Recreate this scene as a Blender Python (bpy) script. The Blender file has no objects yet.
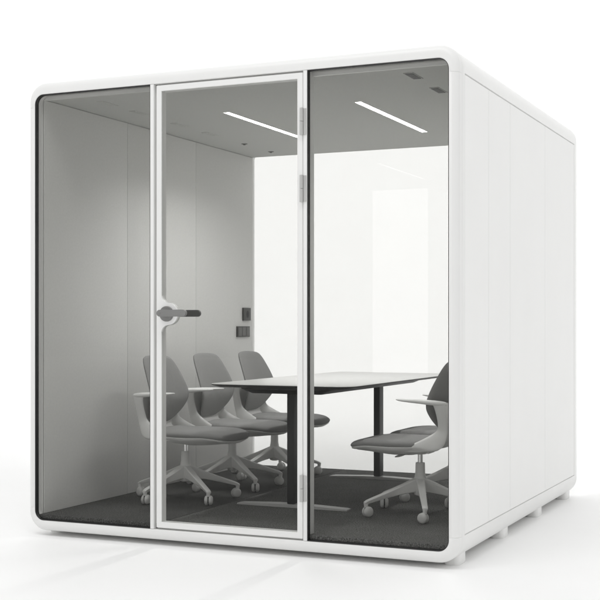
import bpy, bmesh, math, random
from mathutils import Vector, Matrix
R = math.radians
random.seed(4)
S = bpy.context.scene
COL = S.collection

# ------------------------------------------------------------------ camera
CAMLOC = Vector((1.596, -5.27, 1.10))
cd = bpy.data.cameras.new("camera"); cam = bpy.data.objects.new("camera", cd); COL.objects.link(cam)
cd.sensor_width = 36; cd.lens = 1229/600*36; cd.shift_y = 0.04
cd.clip_start = 0.05; cd.clip_end = 200
cam.location = CAMLOC
cam.rotation_euler = (R(90), 0, math.atan2(.4095, .9123))
S.camera = cam

# ------------------------------------------------------------------ world / lights
W = bpy.data.worlds.new("World"); S.world = W; W.use_nodes = True
WORLD = 1.0
nt = W.node_tree; bg = nt.nodes['Background']
bg.inputs['Color'].default_value = (1, 1, 1, 1); bg.inputs['Strength'].default_value = WORLD

# studio surround: a little dimmer on the camera's side than above and behind the pod
_tc = nt.nodes.new('ShaderNodeTexCoord'); _sp = nt.nodes.new('ShaderNodeSeparateXYZ'); _mr = nt.nodes.new('ShaderNodeMapRange')
_mr.inputs['From Min'].default_value = -1; _mr.inputs['From Max'].default_value = .1
_mr.inputs['To Min'].default_value = .40; _mr.inputs['To Max'].default_value = 1.12
nt.links.new(_tc.outputs['Generated'], _sp.inputs[0]); nt.links.new(_sp.outputs['Y'], _mr.inputs['Value'])
_mz = nt.nodes.new('ShaderNodeMapRange')          # and dimmer towards the studio ceiling
_mz.inputs['From Min'].default_value = .35; _mz.inputs['From Max'].default_value = 1.0
_mz.inputs['To Min'].default_value = 1.0; _mz.inputs['To Max'].default_value = .6
_mu = nt.nodes.new('ShaderNodeMath'); _mu.operation = 'MULTIPLY'
nt.links.new(_sp.outputs['Z'], _mz.inputs['Value']); nt.links.new(_mr.outputs['Result'], _mu.inputs[0]); nt.links.new(_mz.outputs['Result'], _mu.inputs[1])
nt.links.new(_mu.outputs[0], bg.inputs['Strength'])

def area(name, loc, target, sx, sy, radiance, col=(1, 1, 1)):
    l = bpy.data.lights.new(name, 'AREA'); l.shape = 'RECTANGLE'; l.size = sx; l.size_y = sy
    l.energy = radiance*math.pi*sx*sy; l.color = col
    o = bpy.data.objects.new(name, l); COL.objects.link(o); o.location = loc
    o.rotation_euler = (Vector(target)-Vector(loc)).to_track_quat('-Z', 'Y').to_euler()
    return o
# studio lamps: unseen overhead and backdrop fills added for brightness, and two tall window-like softboxes behind the camera
area('overhead_fill', (-1.2, 3.8, 7.0), (-1.2, 3.6, 0), 8, 5, 0.25)  # added fill, brightens the sweep from above
area('backdrop_fill', (-6, 5.5, 9.5), (-6, 14, 3), 28, 4, 2.75).data.spread = R(145)  # added fill, lifts the backdrop to white
area('front_key_softbox', (-1.0, -3.6, 7.5), (-1.2, -.4, 0), 6, 3, 2.9)
area('tall_softbox', (-2.77, -7.0, 1.55), (-2.77, 0, 1.55), 0.62, 1.95, 3.2)
area('tall_softbox', (-1.85, -7.0, 1.55), (-1.85, 0, 1.55), 0.80, 1.90, 3.2)

S.view_settings.view_transform = 'Standard'; S.view_settings.look = 'None'
S.view_settings.exposure = 0.2; S.view_settings.gamma = 1
S.render.engine = 'CYCLES'
S.cycles.max_bounces = 14; S.cycles.transparent_max_bounces = 24
S.cycles.diffuse_bounces = 7; S.cycles.glossy_bounces = 6
S.cycles.sample_clamp_indirect = 4.0
S.cycles.use_denoising = True

# ------------------------------------------------------------------ materials
def mat(name, col, rough=.5, metal=0., noise=0., nscale=20., bump=0., bscale=200., spec=.5, coat=0.):
    m = bpy.data.materials.new(name); m.use_nodes = True; n = m.node_tree; p = n.nodes['Principled BSDF']
    p.inputs['Base Color'].default_value = (*col, 1); p.inputs['Roughness'].default_value = rough
    p.inputs['Metallic'].default_value = metal; p.inputs['Specular IOR Level'].default_value = spec
    p.inputs['Coat Weight'].default_value = coat
    tc = n.nodes.new('ShaderNodeTexCoord')
    if noise:
        t = n.nodes.new('ShaderNodeTexNoise'); t.inputs['Scale'].default_value = nscale; t.inputs['Detail'].default_value = 4
        n.links.new(tc.outputs['Object'], t.inputs['Vector'])
        r = n.nodes.new('ShaderNodeValToRGB')
        r.color_ramp.elements[0].position = .3; r.color_ramp.elements[1].position = .7
        r.color_ramp.elements[0].color = (*[c*(1-noise) for c in col], 1)
        r.color_ramp.elements[1].color = (*[min(1, c*(1+noise)) for c in col], 1)
        n.links.new(t.outputs['Fac'], r.inputs['Fac']); n.links.new(r.outputs['Color'], p.inputs['Base Color'])
    if bump:
        t = n.nodes.new('ShaderNodeTexNoise'); t.inputs['Scale'].default_value = bscale; t.inputs['Detail'].default_value = 3
        n.links.new(tc.outputs['Object'], t.inputs['Vector'])
        b = n.nodes.new('ShaderNodeBump'); b.inputs['Strength'].default_value = bump; b.inputs['Distance'].default_value = .002
        n.links.new(t.outputs['Fac'], b.inputs['Height']); n.links.new(b.outputs['Normal'], p.inputs['Normal'])
    return m

M = {}
M['floor'] = mat('studio_floor', (.92, .92, .915), .6, noise=.006, nscale=1.5, spec=.25)
M['white'] = mat('white_lacquer', (.80, .80, .79), .38, noise=.008, nscale=6, bump=.05, bscale=400)
M['panel'] = mat('white_panel', (.84, .84, .83), .5, noise=.008, nscale=3, bump=.06, bscale=500)
M['seam'] = mat('seam_shadow_gap', (.25, .25, .245), .8)
M['black'] = mat('black_gasket', (.012, .012, .012), .55)
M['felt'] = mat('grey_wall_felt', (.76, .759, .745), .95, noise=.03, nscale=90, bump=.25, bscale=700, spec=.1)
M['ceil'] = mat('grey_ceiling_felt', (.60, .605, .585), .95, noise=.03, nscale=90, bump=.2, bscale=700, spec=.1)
M['dark'] = mat('dark_grey_plastic', (.07, .07, .066), .5, noise=.05, nscale=80)
M['vent'] = mat('vent_grey', (.16, .16, .155), .6)
M['vent2'] = mat('vent_pale_grey', (.44, .44, .43), .7)
M['vent3'] = mat('vent_slat_grey', (.34, .34, .33), .7)
M['lever'] = mat('lever_grey', (.20, .20, .195), .4, bump=.03)
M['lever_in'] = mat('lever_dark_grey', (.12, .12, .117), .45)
M['hinge'] = mat('hinge_metal', (.5, .5, .49), .4, metal=.3)
M['plastic'] = mat('light_grey_plastic', (.86, .86, .85), .45, bump=.04, bscale=600)
M['fabric'] = mat('grey_upholstery', (.30, .30, .295), .95, noise=.10, nscale=260, bump=.5, bscale=900, spec=.15)
M['castor'] = mat('castor_grey', (.74, .74, .73), .5)
M['chrome'] = mat('chrome', (.82, .82, .82), .12, metal=1)
M['ttop'] = mat('white_laminate', (.60, .60, .59), .3, noise=.01, nscale=10, spec=.5)
M['tedge'] = mat('dark_table_edge', (.035, .035, .034), .5)
M['tleg'] = mat('black_powder_coat', (.022, .022, .022), .5, bump=.08, bscale=800)
M['tfoot'] = mat('grey_powder_coat', (.50, .50, .49), .45, bump=.05, bscale=800)

def carpet(name, k):
    m = bpy.data.materials.new(name); m.use_nodes = True; n = m.node_tree; p = n.nodes['Principled BSDF']
    p.inputs['Roughness'].default_value = 1; p.inputs['Specular IOR Level'].default_value = .05
    tc = n.nodes.new('ShaderNodeTexCoord')
    a = n.nodes.new('ShaderNodeTexNoise'); a.inputs['Scale'].default_value = 150; a.inputs['Detail'].default_value = 6
    b = n.nodes.new('ShaderNodeTexNoise'); b.inputs['Scale'].default_value = 9; b.inputs['Detail'].default_value = 3
    n.links.new(tc.outputs['Object'], a.inputs['Vector']); n.links.new(tc.outputs['Object'], b.inputs['Vector'])
    mx = n.nodes.new('ShaderNodeMath'); mx.operation = 'MULTIPLY_ADD'; mx.inputs[1].default_value = .10
    n.links.new(b.outputs['Fac'], mx.inputs[0]); n.links.new(a.outputs['Fac'], mx.inputs[2])
    r = n.nodes.new('ShaderNodeValToRGB'); e = r.color_ramp.elements
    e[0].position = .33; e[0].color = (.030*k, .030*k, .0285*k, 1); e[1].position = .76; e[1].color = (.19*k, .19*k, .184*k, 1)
    n.links.new(mx.outputs[0], r.inputs['Fac']); n.links.new(r.outputs['Color'], p.inputs['Base Color'])
    bp = n.nodes.new('ShaderNodeBump'); bp.inputs['Strength'].default_value = .8; bp.inputs['Distance'].default_value = .004
    n.links.new(a.outputs['Fac'], bp.inputs['Height']); n.links.new(bp.outputs['Normal'], p.inputs['Normal'])
    return m
M['carpet'] = carpet('charcoal_carpet', 1.25); M['carpet2'] = carpet('charcoal_carpet_shaded', .85)  # left carpet a darker copy: the shadow edge on the floor put into colour

def glass(name, tint):
    m = bpy.data.materials.new(name); m.use_nodes = True; n = m.node_tree; n.nodes.clear()
    out = n.nodes.new('ShaderNodeOutputMaterial'); mix = n.nodes.new('ShaderNodeMixShader')
    tr = n.nodes.new('ShaderNodeBsdfTransparent'); tr.inputs['Color'].default_value = (*tint, 1)
    gl = n.nodes.new('ShaderNodeBsdfGlossy'); gl.inputs['Roughness'].default_value = 0.0
    fr = n.nodes.new('ShaderNodeFresnel'); geo = n.nodes.new('ShaderNodeNewGeometry')
    mr = n.nodes.new('ShaderNodeMapRange')   # same reflectance on the way in and on the way out of the pane
    mr.inputs['To Min'].default_value = 1.22; mr.inputs['To Max'].default_value = 1/1.22
    n.links.new(geo.outputs['Backfacing'], mr.inputs['Value']); n.links.new(mr.outputs['Result'], fr.inputs['IOR'])
    n.links.new(fr.outputs['Fac'], mix.inputs['Fac']); n.links.new(tr.outputs[0], mix.inputs[1]); n.links.new(gl.outputs[0], mix.inputs[2])
    n.links.new(mix.outputs[0], out.inputs['Surface'])
    return m
M['glass'] = glass('clear_glass', (.968, .968, .966))
M['glass_front'] = glass('tinted_front_glass', (.838, .838, .832))

def emis(name, col, s):
    m = bpy.data.materials.new(name); m.use_nodes = True; p = m.node_tree.nodes['Principled BSDF']
    p.inputs['Base Color'].default_value = (.8, .8, .8, 1)
    p.inputs['Emission Color'].default_value = (*col, 1); p.inputs['Emission Strength'].default_value = s
    return m
M['led'] = emis('led_diffuser', (1, .995, .97), 9.0)

# ------------------------------------------------------------------ mesh helpers
def link(name, bm, m, parent=None, smooth=None, loc=None):
    bmesh.ops.recalc_face_normals(bm, faces=bm.faces)
    me = bpy.data.meshes.new(name); bm.to_mesh(me); bm.free()
    o = bpy.data.objects.new(name, me); COL.objects.link(o)
    me.materials.append(m)
    if parent: o.parent = parent
    if loc: o.location = loc
    if smooth is not None:
        for p in me.polygons: p.use_smooth = True
        me.set_sharp_from_angle(angle=R(smooth))
    return o
def empty(name, loc, rz=0):
    o = bpy.data.objects.new(name, None); COL.objects.link(o); o.location = loc; o.rotation_euler = (0, 0, rz)
    o.empty_display_size = .1
    return o
def box(bm, x0, x1, y0, y1, z0, z1, bev=0., seg=2):
    r = bmesh.ops.create_cube(bm, size=1)
    vs = r['verts']
    for v in vs:
        v.co = Vector(((x0+x1)/2+v.co.x*(x1-x0), (y0+y1)/2+v.co.y*(y1-y0), (z0+z1)/2+v.co.z*(z1-z0)))
    if bev:
        es = list({e for v in vs for e in v.link_edges})
        bmesh.ops.bevel(bm, geom=es, offset=bev, segments=seg, affect='EDGES', profile=.6)
def boxo(name, m, parent, *a, bev=0., seg=2, smooth=35):
    bm = bmesh.new(); box(bm, *a, bev=bev, seg=seg); return link(name, bm, m, parent, smooth)
def loft(bm, loops, close_loop=True, close_path=False, caps=True):
    """loops: list of equally long lists of points"""
    vs = [[bm.verts.new(p) for p in lp] for lp in loops]
    n = len(vs[0]); L = len(vs)
    for i in range(L if close_path else L-1):
        a, b = vs[i], vs[(i+1) % L]
        for j in range(n if close_loop else n-1):
            k = (j+1) % n
            bm.faces.new((a[j], a[k], b[k], b[j]))
    if caps and not close_path and close_loop:
        bm.faces.new(vs[0]); bm.faces.new(list(reversed(vs[-1])))
def cyl(bm, p0, p1, r0, r1=None, n=20):
    r1 = r0 if r1 is None else r1
    p0 = Vector(p0); p1 = Vector(p1); d = (p1-p0).normalized()
    a = d.orthogonal().normalized(); b = d.cross(a)
    loft(bm, [[p + (a*math.cos(t)+b*math.sin(t))*r for t in [2*math.pi*i/n for i in range(n)]] for p, r in ((p0, r0), (p1, r1))])
def lathe(bm, prof, c=(0, 0, 0), axis='z', n=24):
    c = Vector(c); loops = []
    for r, h in prof:
        lp = []
        for i in range(n):
            t = 2*math.pi*i/n; u, v = r*math.cos(t), r*math.sin(t)
            lp.append(c+Vector({'z': (u, v, h), 'y': (u, h, v), 'x': (h, u, v)}[axis]))
        loops.append(lp)
    loft(bm, loops)

def rr(x0, x1, z0, z1, r, inset=0., n=10, extra=()):
    """rounded rectangle, list of (x, z); corner radius shrinks with the inset. extra: z heights for extra points on the uprights"""
    x0 += inset; x1 -= inset; z0 += inset; z1 -= inset; r = max(r-inset, .0005)
    pts = []
    for cx, cz, a0 in ((x1-r, z0+r, -90), (x1-r, z1-r, 0), (x0+r, z1-r, 90), (x0+r, z0+r, 180)):
        for i in range(n+1):
            t = R(a0+90*i/n); pts.append((cx+r*math.cos(t), cz+r*math.sin(t)))
        if a0 == -90: pts += [(x1, z) for z in extra]
        if a0 == 90: pts += [(x0, z) for z in reversed(extra)]
    return pts

# ------------------------------------------------------------------ pod dimensions
X0, X1, Z0, Z1, D = -2.328, 0.002, .026, 2.355, 2.60
OX0, OX1, OZ0, OZ1 = -2.283, -.043, .081, 2.292     # front opening
PL, PR = (-1.587, -1.567), (-.754, -.734)           # the two posts
FZ, CZ = .107, 2.276                                # carpet and ceiling
WX0, WX1 = -2.266, -.060                            # inner faces of the side walls

# ------------------------------------------------------------------ setting: floor + sweep
bm = bmesh.new()
prof = [(-30, 0), (-10, 0), (-4, 0), (0, 0), (4, 0), (9, 0)]
for i in range(1, 17):
    t = R(90*i/16); prof.append((9+5*math.sin(t), 5-5*math.cos(t)))
prof += [(14, 16)]
loft(bm, [[(x, y, z) for x in (-40, -20, 0, 20, 40)] for y, z in prof], close_loop=False, caps=False)
fl = link('studio_floor', bm, M['floor'], smooth=60)
fl['kind'] = 'structure'

# ------------------------------------------------------------------ the pod
pod = empty('meeting_pod', ((X0+X1)/2, D/2, 0))
pod['label'] = 'white glass-fronted office meeting pod with rounded frame standing on short feet'
pod['category'] = 'office pod'
PODI = Matrix.Translation(-pod.location)
def pp(o, parent=pod):
    """built in world coordinates -> make local to the pod"""
    if parent is pod: o.matrix_parent_inverse = PODI
    return o

# front frame: a ring swept round the rounded rectangle (pairs of profile steps)
FIL = .036
prof = [(0, .047), (0, FIL)]
for i in range(1, 9):
    t = R(90*i/8); prof.append((FIL*(1-math.cos(t)), FIL*(1-math.sin(t))))
loops = []
G = (.1440, .1455, .1470, .1485); G2 = (2.2225, 2.2240, 2.2255, 2.2270)
EX = G+G2
for ins, y in prof:
    pts = rr(X0, X1, Z0, Z1, .098, ins, extra=EX)
    lp = []
    for x, z in pts:
        g = .0016 if min(abs(z-G[1]), abs(z-G[2]), abs(z-G2[1]), abs(z-G2[2])) < 1e-5 else 0.
        sx = 1 if x > -1 else -1
        lp.append((x-sx*g, y+g, z))
    loops.append(lp)
face_n = len(loops[0])
inner = rr(OX0, OX1, OZ0, OZ1, .052, 0., extra=EX)
for y, k in ((.0015, .003), (.0, .0), (.004, -.0035), (.030, -.0035)):
    pass
for ins, y in ((-.004, .0), (-.001, .0008), (0, .003), (0, .060)):
    pts = rr(OX0, OX1, OZ0, OZ1, .052, ins, extra=EX)
    loops.append([(x, y, z) for x, z in pts])
loops.append([(x, .060, z) for x, z in rr(X0, X1, Z0, Z1, .098, .012, extra=EX)])
loops.append([(x, .047, z) for x, z in rr(X0, X1, Z0, Z1, .098, .012, extra=EX)])
bm = bmesh.new(); loft(bm, loops, close_path=True)
pp(link('front_frame', bm, M['white'], pod, 40))

# outer shell: extruded cross-section with recessed sides, rounded back
SZ0, SZ1 = .148, 2.230
def sect(ins, rec=.010):
    pts = rr(X0, X1, Z0, Z1, .098, ins, n=12)
    out = []
    n = 13
    c = [pts[i*n:(i+1)*n] for i in range(4)]
    def step(x, d, up):
        zs = [(SZ0-.004, 0), (SZ0, rec), (SZ1, rec), (SZ1+.004, 0)]
        if not up: zs = zs[::-1]
        return [(x-d*r, z) for z, r in zs]
    out += c[0] + step(X1-ins, 1, True) + c[1] + c[2] + step(X0+ins, -1, False) + c[3]
    return out
FB = .034
ys = [(.049, .010, 0.), (.049, .0015, 0.), (.052, 0., 0.), (.098, 0, 0.), (.102, 0, .010), (2.500, 0, .010), (2.504, 0, 0.), (D-FB, 0, 0.)]
for i in range(1, 9):
    t = R(90*i/8); ys.append((D-FB+FB*math.sin(t), FB*(1-math.cos(t)), 0.))
loops = [[(x, y, z) for x, z in sect(ins, rec)] for y, ins, rec in ys]
# inner tube (back to front)
def sect_in(ins=0., k=.052):
    x0, x1, z0, z1 = X0+k, X1-k, Z0+k, Z1-k
    e = .0004
    arc = lambda cx, cz, a0: [(cx+e*math.cos(R(a0+90*i/12)), cz+e*math.sin(R(a0+90*i/12))) for i in range(13)]
    up = [(x1, z) for z in (SZ0-.004, SZ0, SZ1, SZ1+.004)]; dn = [(x0, z) for z in (SZ1+.004, SZ1, SZ0, SZ0-.004)]
    return arc(x1-e, z0+e, -90)+up+arc(x1-e, z1-e, 0)+arc(x0+e, z1-e, 90)+dn+arc(x0+e, z0+e, 180)
inn = sect_in()
loops.append([(x, D-.001, z) for x, z in sect_in(k=.036)]); loops.append([(x, 2.546, z) for x, z in inn]); loops.append([(x, .062, z) for x, z in inn])
bm = bmesh.new(); loft(bm, loops, close_path=True)
pp(link('outer_shell', bm, M['white'], pod, 40))

# side panels (right side seen, left side mirrored)
cuts = [.102, .503, .911, 1.694, 2.500]
for side in (1, -1):
    for a, b in zip(cuts[:-1], cuts[1:]):
        xo = X1-.0008 if side > 0 else X0+.0008
        xs = sorted((xo, xo-side*.0075))
        pp(boxo('side_panel', M['panel'], pod, xs[0], xs[1], a+.0018, b-.0018, SZ0+.0015, SZ1-.0025, bev=.0008, seg=1))

# feet
for Y in (.244, 1.013, 1.776, 2.542):
    for side in (0, 1):
        cx = -.070 if side else X0+.085
        bm = bmesh.new()
        pts = lambda k: [(cx+x, Y-.062+y, 0) for x, y in rr(-.038, .038, -.062, .062, .026, k, n=5)]
        loft(bm, [[(x, y, z) for x, y, _ in pts(k)] for k, z in ((.003, 0.), (0, .004), (0, .05))])
        pp(link('foot', bm, M['white'], pod, 40))

# interior lining: left wall in three boards, right wall in three boards
wc = [.062, .872, 1.695, 2.519]
for a, b in zip(wc[:-1], wc[1:]):
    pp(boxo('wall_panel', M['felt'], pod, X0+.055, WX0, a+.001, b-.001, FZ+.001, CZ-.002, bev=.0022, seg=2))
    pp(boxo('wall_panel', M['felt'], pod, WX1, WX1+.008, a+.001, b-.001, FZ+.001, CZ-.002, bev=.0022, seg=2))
# ceiling with slim recesses left for the light strips (built as separate slabs round them)
STR = [(-1.588, -1.554), (-.803, -.769)]; SY = (.785, 1.90)
bm = bmesh.new()
xs = [X0+.054, STR[0][0], STR[0][1], STR[1][0], STR[1][1], X1-.052]
ysl = [.078, SY[0], SY[1], 2.519]
# one slab as a grid with two openings
def slab_grid(bm, xs, ys, z, zt, holes):
    V = {}
    def v(i, j, k):
        if (i, j, k) not in V: V[(i, j, k)] = bm.verts.new((xs[i], ys[j], zt if k else z))
        return V[(i, j, k)]
    solid = lambda i, j: 0 <= i < len(xs)-1 and 0 <= j < len(ys)-1 and (i, j) not in holes
    for i in range(len(xs)-1):
        for j in range(len(ys)-1):
            if not solid(i, j): continue
            bm.faces.new((v(i, j, 0), v(i, j+1, 0), v(i+1, j+1, 0), v(i+1, j, 0)))
            bm.faces.new((v(i, j, 1), v(i+1, j, 1), v(i+1, j+1, 1), v(i, j+1, 1)))
            for di, dj, a, b in ((-1, 0, (i, j), (i, j+1)), (1, 0, (i+1, j), (i+1, j+1)), (0, -1, (i, j), (i+1, j)), (0, 1, (i, j+1), (i+1, j+1))):
                if not solid(i+di, j+dj):
                    bm.faces.new((v(*a, 0), v(*b, 0), v(*b, 1), v(*a, 1)))
slab_grid(bm, xs, ysl, CZ, CZ+.016, {(1, 1), (3, 1)})
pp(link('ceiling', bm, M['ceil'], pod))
# ceiling edge trim behind the front frame
pp(boxo('ceiling_trim', M['white'], pod, X0+.054, X1-.052, .0615, .0765, CZ-.004, CZ+.016, bev=.002))
for a, b in STR:
    pp(boxo('light_strip', M['led'], pod, a+.002, b-.002, SY[0]+.002, SY[1]-.002, CZ+.004, CZ+.010, bev=0))
    # the strip's own light: a lamp of its size just under the diffuser, beam kept off the horizontal
    l = area('strip_lamp', ((a+b)/2, (SY[0]+SY[1])/2, CZ+.0035), ((a+b)/2, (SY[0]+SY[1])/2, 0), b-a-.006, SY[1]-SY[0]-.006, 1.0)
    l.rotation_euler = (0, 0, 0); l.data.spread = R(135); l.data.energy = 8.0
    bm = bmesh.new()
    for q in ((a-.006, a, SY[0]-.006, SY[1]+.006), (b, b+.006, SY[0]-.006, SY[1]+.006)):
        box(bm, *q, CZ-.0025, CZ+.002)
    for q in ((a, b, SY[0]-.006, SY[0]), (a, b, SY[1], SY[1]+.006)):
        box(bm, *q, CZ-.0025, CZ+.002)
    pp(link('light_frame', bm, M['plastic'], pod))
# air slots along the left edge, sprinkler-like sensors, two vents at the right
for y in (.29, .61, 1.06, 1.44):
    bm = bmesh.new(); box(bm, -2.045, -2.005, y-.075, y+.075, CZ-.003, CZ+.001, bev=.001)
    for k in range(5): box(bm, -2.040, -2.010, y-.066+k*.028, y-.046+k*.028, CZ-.0045, CZ-.002)
    pp(link('air_vent', bm, M['ceil'], pod))
for y in (.26, .65):
    v = pp(boxo('air_vent', M['vent2'], pod, -.322, -.274, y-.078, y+.078, CZ-.003, CZ+.001, bev=.001))
    v['label'] = 'dark ceiling vent near the front right corner'
    bm = bmesh.new()
    for k in range(6): box(bm, -.316, -.280, y-.066+k*.022, y-.050+k*.022, CZ-.005, CZ-.0025)
    link('grille', bm, M['dark'], v)
for y in (1.90, 2.30):
    bm = bmesh.new(); lathe(bm, [(.003, -.009), (.008, -.008), (.009, -.003), (.020, -.002), (.021, .001)], (-2.02, y, CZ), n=18)
    pp(link('ceiling_sensor', bm, M['vent'], pod, 40))

# carpet: tiles in one mat with a slim joint, plus metal strip at the back
bm = bmesh.new()
box(bm, X0+.0525, X1-.0525, .0285, 2.519, Z0+.0525, .0870)
pp(link('floor_board', bm, M['dark'], pod))
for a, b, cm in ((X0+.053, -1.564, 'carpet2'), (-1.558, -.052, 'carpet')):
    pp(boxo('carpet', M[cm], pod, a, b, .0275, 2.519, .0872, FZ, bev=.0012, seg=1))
# back frame (slim) + back glass
bm = bmesh.new()
bi = rr(X0+.0545, X1-.0545, FZ-.006, Z1-.0545, .001, n=4); bo = rr(X0+.0526, X1-.0526, Z0+.0526, Z1-.0526, .002, n=4)
loft(bm, [[(x, 2.532, z) for x, z in bi], [(x, 2.544, z) for x, z in bi], [(x, 2.544, z) for x, z in bo], [(x, 2.532, z) for x, z in bo]], close_path=True)
pp(link('back_frame', bm, M['white'], pod, 40))
pp(boxo('back_glass', M['glass'], pod, X0+.0535, X1-.0535, 2.520, 2.530, Z0+.0535, Z1-.0535))

# posts
for a, b in (PL, PR):
    pp(boxo('post', M['white'], pod, a, b, .001, .086, OZ0+.001, OZ1-.001, bev=.0025))
# fixed panes: black gasket lining + glass
def pane(a, b, la, lb):
    rc = .048
    # opening rounded only at the frame side
    def loop(k, y):
        x0, x1, z0, z1 = a+k, b-k, OZ0+k+.001, OZ1-k-.001
        pts = []
        for cx, cz, a0, r in ((x1, z0, -90, rc if lb else .003), (x1, z1, 0, rc if lb else .003), (x0, z1, 90, rc if la else .003), (x0, z0, 180, rc if la else .003)):
            r = max(r-k, .001)
            sx = -1 if cx == x1 else 1; sz = -1 if cz == z1 else 1
            for i in range(9):
                t = R(a0+90*i/8); pts.append((cx+sx*r+r*math.cos(t), y, cz+sz*r+r*math.sin(t)))
        return pts
    bm = bmesh.new()
    loft(bm, [loop(.0008, .0030), loop(.0030, .0030), loop(.0034, .0195), loop(.0034, .0300), loop(.0008, .0300)], close_path=True)
    pp(link('gasket', bm, M['black'], pod, 40))
    bm = bmesh.new()
    loft(bm, [loop(.0036, .0200), loop(.0036, .0295)])
    pp(link('window_pane', bm, M['glass_front'], pod))
pane(OX0, PL[0], True, False)
pane(PR[1], OX1, False, True)

# ------------------------------------------------------------------ door
DX0, DX1, DZ0, DZ1 = -1.553, -.757, .090, 2.283
def dpart(name, bm, m, parent, sm=35):
    o = link(name, bm, m, parent, sm)
    return o
bm = bmesh.new()
loops = []
st = .029
def ring(k, y): return [(x, y, z) for x, z in rr(DX0, DX1, DZ0, DZ1, .004, k, n=3)]
loops = [ring(0, .050), ring(0, .006), ring(.0015, .0035), ring(st-.0015, .0035), ring(st, .006), ring(st, .050)]
loft(bm, loops, close_path=True)
door = pp(link('door', bm, M['white'], pod, 35))
# pane of the door
dpart('pane', (lambda b: (box(b, DX0+st+.0005, DX1-st-.0005, .009, .017, DZ0+st+.0005, DZ1-st-.0005), b)[1])(bmesh.new()), M['glass_front'], door)
# dark seal round the door leaf (left side and top are where the gap shows)
bm = bmesh.new()
box(bm, PL[1]+.0005, DX0-.001, .030, .045, OZ0+.002, OZ1-.002)
box(bm, DX0-.001, PR[0]-.0005, .020, .045, DZ1+.0012, OZ1-.0012)
box(bm, DX0-.001, PR[0]-.0005, .020, .045, OZ0+.0012, DZ0-.0012)
pp(link('door_seal', bm, M['vent2'], pod))
# handle plate: round lobe growing out of the stile with fillets
hx, hz, hr = -1.487, 1.150, .055
edge = DX0+st
pts = []
fr = .040
# tangent fillets between the vertical stile edge and the lobe circle
# fillet centre at x = edge+fr, distance hr+fr from the lobe centre
dxc = edge+fr-hx; dz = math.sqrt((hr+fr)**2-dxc**2)
a1 = math.atan2(dz, dxc)
out = [(edge-.004, hz+dz)]
cx, cz = edge+fr, hz+dz
t0, t1 = math.pi, a1+math.pi
for i in range(11):
    t = t0+(t1-t0)*i/10; out.append((cx+fr*math.cos(t), cz+fr*math.sin(t)))
for i in range(1, 40):
    t = a1-(2*a1)*i/40; out.append((hx+hr*math.cos(t), hz+hr*math.sin(t)))
low = [(x, 2*hz-z) for x, z in out[:12]][::-1]
out += low
bm = bmesh.new()
loft(bm, [[(x, y, z) for x, z in out] for y in (.0020, .0330)])
bmesh.ops.bevel(bm, geom=[e for e in bm.edges if abs(e.verts[0].co.y-e.verts[1].co.y) < 1e-6], offset=.0012, segments=2, affect='EDGES')
dpart('handle_plate', bm, M['white'], door, 40)
def capsule(bm, xa, xb, z, h, y0, y1, bev=.003):
    def lp(k, y):
        r = h/2-k; o = []
        for cxx, a0 in ((xb-h/2, -90), (xa+h/2, 90)):
            for i in range(13):
                t = R(a0+180*i/12); o.append((cxx+r*math.cos(t), y, z+r*math.sin(t)))
        return o
    loft(bm, [lp(bev, y0), lp(bev*.3, y0+bev*.3), lp(0, y0+bev), lp(0, y1-bev), lp(bev*.3, y1-bev*.3), lp(bev, y1)])
bm = bmesh.new(); lathe(bm, [(.001, -.012), (.036, -.011), (.038, -.008), (.038, .0018)], (hx-.004, 0, hz), 'y', 36)
dpart('rose', bm, M['lever'], door, 40)
bm = bmesh.new(); capsule(bm, -1.517, -1.352, 1.153, .034, -.058, -.040); cyl(bm, (hx-.004, -.045, 1.153), (hx-.004, -.010, 1.153), .013)
lathe(bm, [(.0045, -.0590), (.0045, -.057)], (-1.497, 0, 1.153), 'y', 12)
h = dpart('handle', bm, M['lever'], door, 40); h['label'] = 'outer lever handle, mid grey'
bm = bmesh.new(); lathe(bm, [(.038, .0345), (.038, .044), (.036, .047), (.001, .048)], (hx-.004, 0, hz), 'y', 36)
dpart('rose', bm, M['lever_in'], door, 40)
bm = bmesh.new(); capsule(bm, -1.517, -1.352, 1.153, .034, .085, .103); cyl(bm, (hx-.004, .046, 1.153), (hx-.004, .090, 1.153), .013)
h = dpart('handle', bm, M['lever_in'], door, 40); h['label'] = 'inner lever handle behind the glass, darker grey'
# hinges
for za, zb in ((1.987, 2.114), (1.672, 1.799), (.265, .391)):
    bm = bmesh.new()
    zm = (za+zb)/2
    for a, b in ((za, zm-.001), (zm+.001, zb)):
        cyl(bm, (-.7585, -.0075, a), (-.7585, -.0075, b), .0085, n=16)
    box(bm, -.7545, -.7375, -.0035, .0006, za+.002, zb-.002, bev=.0008)
    dpart('hinge', bm, M['hinge'], door, 40)

# ------------------------------------------------------------------ wall fittings on the left wall
bm = bmesh.new(); box(bm, WX0+.0002, WX0+.014, 2.352, 2.462, 1.124, 1.213, bev=.002)
itc = pp(link('wall_socket', bm, M['dark'], pod, 35))
itc['label'] = 'small upright dark socket plate high on the left wall'
bm = bmesh.new(); lathe(bm, [(.0015, .0006), (.026, 0), (.027, -.003)], (WX0+.0148, 2.412, 1.168), 'x', 24)
for v in bm.verts: v.co.y = 2.412+(v.co.y-2.412)*.75
link('socket_ring', bm, M['black'], itc, 30)
bm = bmesh.new(); box(bm, WX0+.0002, WX0+.010, 2.262, 2.455, 1.010, 1.084, bev=.0015)
sw = pp(link('switch_plate', bm, M['dark'], pod, 35))
for k in range(3):
    bm = bmesh.new(); box(bm, WX0+.0105, WX0+.0135, 2.270+k*.0605, 2.325+k*.0605, 1.018, 1.076, bev=.001)
    link('rocker', bm, M['vent'], sw, 35)

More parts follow.
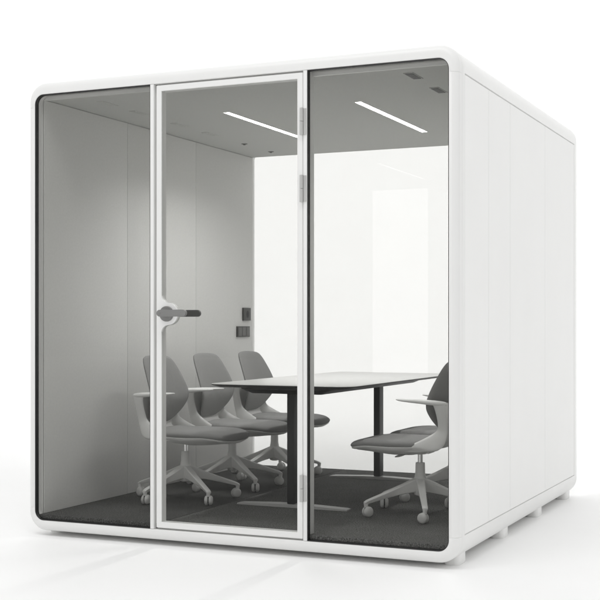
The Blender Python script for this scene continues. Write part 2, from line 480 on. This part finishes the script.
# ------------------------------------------------------------------ table
T = empty('meeting_table', (-1.165, 1.42, FZ))
T['label'] = 'long pale-topped meeting table on two dark legs, between the rows of chairs'
T['category'] = 'table'
TI = Matrix.Translation(-T.location)
def tp(o): o.matrix_parent_inverse = TI; return o
tx0, tx1, ty0, ty1, tz = -1.540, -.715, .49, 2.33, .782
def tl(k, z): return [(x, y, z) for x, y in rr(tx0, tx1, ty0, ty1, .085, k, n=10)]
bm = bmesh.new(); loft(bm, [tl(.0005, tz-.0025), tl(0, tz-.002), tl(0, tz-.0005), tl(.0008, tz)])
tp(link('tabletop', bm, M['ttop'], T, 40))
bm = bmesh.new(); loft(bm, [tl(.045, tz-.0185), tl(.003, tz-.0070), tl(.0008, tz-.0027)])
tp(link('top_edge', bm, M['tedge'], T, 30))
# under-frame: bevelled shallow tray
bm = bmesh.new()
def ul(k, z): return [(x, y, z) for x, y in rr(tx0+.13, tx1-.17, ty0+.11, ty1-.11, .07, k, n=8)]
loft(bm, [ul(.06, tz-.054), ul(.0, tz-.030), ul(0, tz-.0185)])
tp(link('underframe', bm, M['tedge'], T, 30))
for Y in (.80, 2.12):
    lg = tp(boxo('leg', M['tleg'], T, -1.190, -1.149, Y-.036, Y+.036, FZ+.020, tz-.0545, bev=.004))
    bm = bmesh.new()
    a = (-1.497, -.843)
    # flat foot bar with tapered ends
    secs = [(a[0], .008, .004), (a[0]+.05, .034, .009), (a[0]+.22, .036, .014), (-1.169, .037, .018), (a[1]-.22, .036, .014), (a[1]-.05, .034, .009), (a[1], .008, .004)]
    secs = [(a[0], .030, .007), (a[0]+.02, .034, .010), (-1.26, .036, .018), (-1.08, .036, .018), (a[1]-.02, .034, .010), (a[1], .030, .007)]
    loft(bm, [[(x, Y-w, FZ+.0005), (x, Y+w, FZ+.0005), (x, Y+w, FZ+h-.002), (x, Y+w-.003, FZ+h), (x, Y-w+.003, FZ+h), (x, Y-w, FZ+h-.002)] for x, w, h in secs])
    link('foot_bar', bm, M['tfoot'], lg, 20)

# ------------------------------------------------------------------ chairs (local: origin on carpet below the post, facing +x)
def smoothcurve(pts, n):
    """closed Catmull-Rom through pts -> n points per segment"""
    L = len(pts); out = []
    for i in range(L):
        p0, p1, p2, p3 = [Vector(pts[(i+k-1) % L]) for k in range(4)]
        for j in range(n):
            t = j/n
            out.append(.5*((2*p1)+(-p0+p2)*t+(2*p0-5*p1+4*p2-p3)*t*t+(-p0+3*p1-3*p2+p3)*t**3))
    return out
def pad(outline, centre, fn, th, prof, n=6):
    """closed pad: outline (u,v) shrunk towards its centre; fn(u,v) gives surface point and thickness direction"""
    pts = smoothcurve(outline, n); c = Vector(centre); loops = []
    for k, h in prof:
        lp = []
        for p in pts:
            q = c+(Vector(p)-c)*k
            P, N = fn(q.x, q.y); lp.append(P+N*(h*th))
        loops.append(lp)
    bm = bmesh.new()
    loft(bm, loops, caps=False)
    # close centres with fans
    for lp, h in ((bm.verts[:len(pts)], prof[0][1]), (bm.verts[-len(pts):], prof[-1][1])):
        P, N = fn(*centre); v = bm.verts.new(P+N*(h*th))
        L = list(lp)
        for i in range(len(L)): bm.faces.new((L[i], L[(i+1) % len(L)], v))
    return bm
PADPROF = [(.08, .50), (.35, .50), (.65, .49), (.84, .44), (.93, .34), (.98, .18), (1, 0), (.985, -.2), (.95, -.36), (.88, -.46), (.65, -.5), (.35, -.5), (.08, -.5)]

def seat_z(x, y):
    z = .402
    z -= .020*max(0, (x-.20)/.15)**2*1.0          # waterfall front
    z += .10*y*y*2.2*(1 if x < .2 else 1)*.35       # dished across
    z += .020*max(0, (-x)/.12)**2
    z -= .006*math.exp(-((x-.08)**2+y*y)/.02)
    return z
seat_out = [(.352, 0), (.345, .10), (.315, .175), (.22, .215), (.08, .222), (-.04, .205), (-.105, .14), (-.125, 0),
            (-.105, -.14), (-.04, -.205), (.08, -.222), (.22, -.215), (.315, -.175), (.345, -.10)]
def f_seat(u, v): return Vector((u, v, seat_z(u, v)-.024)), Vector((0, 0, 1))
def f_pan(u, v):
    r = min(1, math.hypot((u-.10)/.26, v/.23))
    return Vector((u*.985, v*.985, seat_z(u, v)-.038-.036*(1-r**2.2))), Vector((0, 0, 1))

def back_x(y, z):
    t = (z-.42)/.38
    x = -.180+.048*math.sin(min(1, max(-.2, t/.45))*math.pi/2)     # lumbar
    x -= .130*max(0, t-.35)**1.3
    x += 1.0*y*y*(1-.35*max(0, t-.5))
    return x
back_out = [(0, .425), (-.085, .430), (-.138, .463), (-.182, .520), (-.207, .590), (-.203, .655), (-.186, .720), (-.165, .775), (-.135, .803), (-.07, .812),
            (0, .814), (.07, .812), (.135, .803), (.165, .775), (.186, .720), (.203, .655), (.207, .590), (.182, .520), (.138, .463), (.085, .430)]
def f_back(u, v): return Vector((back_x(u, v), u, v)), Vector((1, -u*2.2, .05)).normalized()

def sweep(bm, path):
    """path: list of (point, half-axis vector a, half-axis vector b)"""
    loops = []
    for p, a, b in path:
        p, a, b = Vector(p), Vector(a), Vector(b)
        loops.append([p+a*math.cos(t)+b*math.sin(t) for t in [2*math.pi*i/14 for i in range(14)]])
    loft(bm, loops)
def resample(path, n):
    out = []
    L = len(path)
    for i in range(L-1):
        idx = [max(0, i-1), i, i+1, min(L-1, i+2)]
        for j in range(n):
            t = j/n; row = []
            for c in range(3):
                p0, p1, p2, p3 = [Vector(path[k][c]) for k in idx]
                row.append(.5*((2*p1)+(-p0+p2)*t+(2*p0-5*p1+4*p2-p3)*t*t+(-p0+3*p1-3*p2+p3)*t**3))
            out.append(row)
    out.append(path[-1])
    return out

def make_chair():
    c = empty('office_chair', (0, 0, 0))
    link('seat', pad(seat_out, (.11, 0), f_seat, .046, PADPROF), M['fabric'], c, 60)
    link('seat_shell', pad(seat_out, (.11, 0), f_pan, .026, PADPROF), M['plastic'], c, 60)
    link('backrest', pad(back_out, (0, .60), f_back, .024, PADPROF), M['fabric'], c, 60)
    # neck joining seat shell and backrest
    bm = bmesh.new()
    rows = [(.00, .165, .345, .010), (-.08, .170, .352, .012), (-.140, .160, .368, .012), (-.185, .140, .400, .010), (-.204, .150, .445, .009), (-.206, .172, .490, .008), (-.196, .196, .535, .007), (-.190, .206, .570, .006), (-.190, .20, .590, .004)]
    lp = []
    for i, (x, w, z, th) in enumerate(rows):
        a = rows[max(0, i-1)]; b = rows[min(len(rows)-1, i+1)]
        t = Vector((b[0]-a[0], 0, b[2]-a[2])).normalized(); nrm = Vector((t.z, 0, -t.x))
        up = []; dn = []
        for j in range(13):
            y = -w+2*w*j/12; q = Vector((x+.8*y*y*(1 if i > 3 else .3*i), y, z+.25*y*y))
            e = th*math.sqrt(max(.05, 1-(y/w)**4))
            up.append(q+nrm*e); dn.append(q-nrm*e)
        lp.append(up+dn[::-1])
    loft(bm, lp); link('back_shell', bm, M['plastic'], c, 60)
    for s in (1, -1):
        path = [((.05, s*.186, .344), (.040, 0, -.002), (0, s*.003, .003)),
                ((-.03, s*.200, .358), (.056, 0, .006), (0, s*.008, .011)),
                ((-.096, s*.196, .376), (.048, 0, .022), (0, s*.010, .008)),
                ((-.145, s*.183, .406), (.034, 0, .026), (0, s*.011, .005)),
                ((-.171, s*.175, .445), (.027, 0, .014), (0, s*.010, .0)),
                ((-.177, s*.188, .490), (.026, 0, .004), (0, s*.009, .0)),
                ((-.175, s*.210, .540), (.026, 0, .0), (0, s*.009, .0)),
                ((-.172, s*.223, .575), (.030, 0, .0), (0, s*.010, .0)),
                ((-.168, s*.228, .599), (.036, 0, .0), (0, s*.012, .0))]
        arm = [((-.206, s*.222, .596), (.004, 0, .008), (0, s*.007, 0)),
               ((-.178, s*.228, .597), (.003, 0, .012), (0, s*.014, 0)),
               ((-.120, s*.232, .600), (.002, 0, .013), (0, s*.021, 0)),
               ((-.070, s*.233, .604), (.001, 0, .0115), (0, s*.025, 0)),
               ((-.010, s*.232, .607), (0, 0, .009), (0, s*.024, 0)),
               ((.032, s*.228, .609), (0, 0, .0065), (0, s*.019, 0)),
               ((.056, s*.223, .611), (0, 0, .003), (0, s*.008, 0))]
        bm = bmesh.new(); sweep(bm, resample(path, 4)); sweep(bm, resample(arm, 4)); link('armrest', bm, M['plastic'], c, 70)
    # mechanism + column
    bm = bmesh.new(); box(bm, -.065, .075, -.05, .05, .322, .346, bev=.008); lathe(bm, [(.030, .316), (.036, .322), (.036, .330)], n=20)
    link('mechanism', bm, M['plastic'], c, 40)
    bm = bmesh.new(); cyl(bm, (0, 0, .24), (0, 0, .325), .0130, n=20); link('gas_lift', bm, M['chrome'], c, 40)
    bm = bmesh.new(); cyl(bm, (.01, .04, .336), (.050, .110, .322), .0042, n=10)
    sweep(bm, [((.046, .102, .324), (.005, -.003, 0), (0, 0, .004)), ((.058, .122, .320), (.013, -.008, 0), (0, 0, .0045)), ((.074, .148, .315), (.013, -.008, 0), (0, 0, .0045)), ((.082, .160, .313), (.004, -.003, 0), (0, 0, .003))])
    link('lever', bm, M['hinge'], c, 60)
    bm = bmesh.new(); lathe(bm, [(.020, .100), (.030, .104), (.036, .125), (.036, .165), (.031, .19), (.0255, .22), (.0245, .268), (.022, .272), (.0136, .272)], n=24)
    link('column', bm, M['plastic'], c, 40)
    for deg in (-108, -36, 36, 108, 180):
        t = R(deg); d = Vector((math.cos(t), math.sin(t), 0)); sd = Vector((-d.y, d.x, 0))
        bm = bmesh.new(); lps = []
        for r, zt, zb, w in ((.015, .196, .120, .024), (.05, .182, .118, .021), (.12, .152, .108, .0185), (.20, .122, .092, .0165), (.27, .097, .074, .015), (.296, .087, .068, .0145), (.309, .079, .064, .013)):
            q = d*r; b = .005
            lps.append([q+sd*(-w+b)+Vector((0, 0, zt)), q+sd*(w-b)+Vector((0, 0, zt)), q+sd*w+Vector((0, 0, zt-b)), q+sd*(w*.8)+Vector((0, 0, zb+b*.6)),
                        q+sd*(w*.6)+Vector((0, 0, zb)), q-sd*(w*.6)+Vector((0, 0, zb)), q-sd*(w*.8)+Vector((0, 0, zb+b*.6)), q-sd*w+Vector((0, 0, zt-b))])
        loft(bm, lps)
        e = d*.300
        cyl(bm, e+Vector((0, 0, .050)), e+Vector((0, 0, .074)), .010, .0125, n=14)
        lg = link('leg', bm, M['plastic'], c, 40)
        # twin-wheel castor, slightly swivelled
        sw_ = R(deg+{-108: 20, -36: -35, 36: 15, 108: 60, 180: -20}[deg]+90)
        ax = Vector((math.cos(sw_), math.sin(sw_), 0)); fwd = Vector((-ax.y, ax.x, 0))
        cc = e+fwd*.010+Vector((0, 0, .0275))
        bm = bmesh.new()
        for s2 in (-1, 1):
            prof = [(.004, .0225), (.018, .0215), (.0245, .017), (.0272, .011), (.0272, .005), (.024, .0035), (.010, .003)]
            loops = []
            a2 = Vector((0, 0, 1))
            for r_, h_ in prof:
                loops.append([cc+ax*(s2*h_)+(fwd*math.cos(q)+a2*math.sin(q))*r_ for q in [2*math.pi*i/20 for i in range(20)]])
            loft(bm, loops)
        link('castor', bm, M['castor'], lg, 40)
        bm = bmesh.new(); cyl(bm, cc-ax*.0045, cc+ax*.0045, .017, n=14); cyl(bm, e+Vector((0, 0, .030)), e+Vector((0, 0, .052)), .007, n=10)
        link('castor_fork', bm, M['dark'], lg, 40)
    return c
def copy_tree(o, parent=None):
    c = o.copy(); COL.objects.link(c)
    if parent: c.parent = parent
    for ch in list(o.children): copy_tree(ch, c)
    return c
proto = make_chair()
spots = [(-1.855, .83, 0, 'grey office chair against the left wall, nearest the glass front'),
         (-1.855, 1.41, 0, 'grey office chair in the middle of the row along the left wall'),
         (-1.855, 2.01, 0, 'grey office chair deepest in the pod, left of the table by the back glass'),
         (-.455, .83, 181, 'grey office chair at the right of the table, fully in view beside the white frame'),
         (-.455, 1.41, 180, 'grey office chair right of the table, half hidden behind the nearer right-hand chair')]
for i, (x, y, a, lab) in enumerate(spots):
    o = proto if i == 0 else copy_tree(proto)
    o.location = (x, y, FZ); o.rotation_euler = (0, 0, R(a))
    if x > -1:          # star base swivelled a touch against the seat
        for ch in o.children:
            if ch.name.split('.')[0] == 'leg': ch.rotation_euler = (0, 0, R(4))
    o['label'] = lab; o['category'] = 'chair'; o['group'] = 'office chairs round the meeting table'
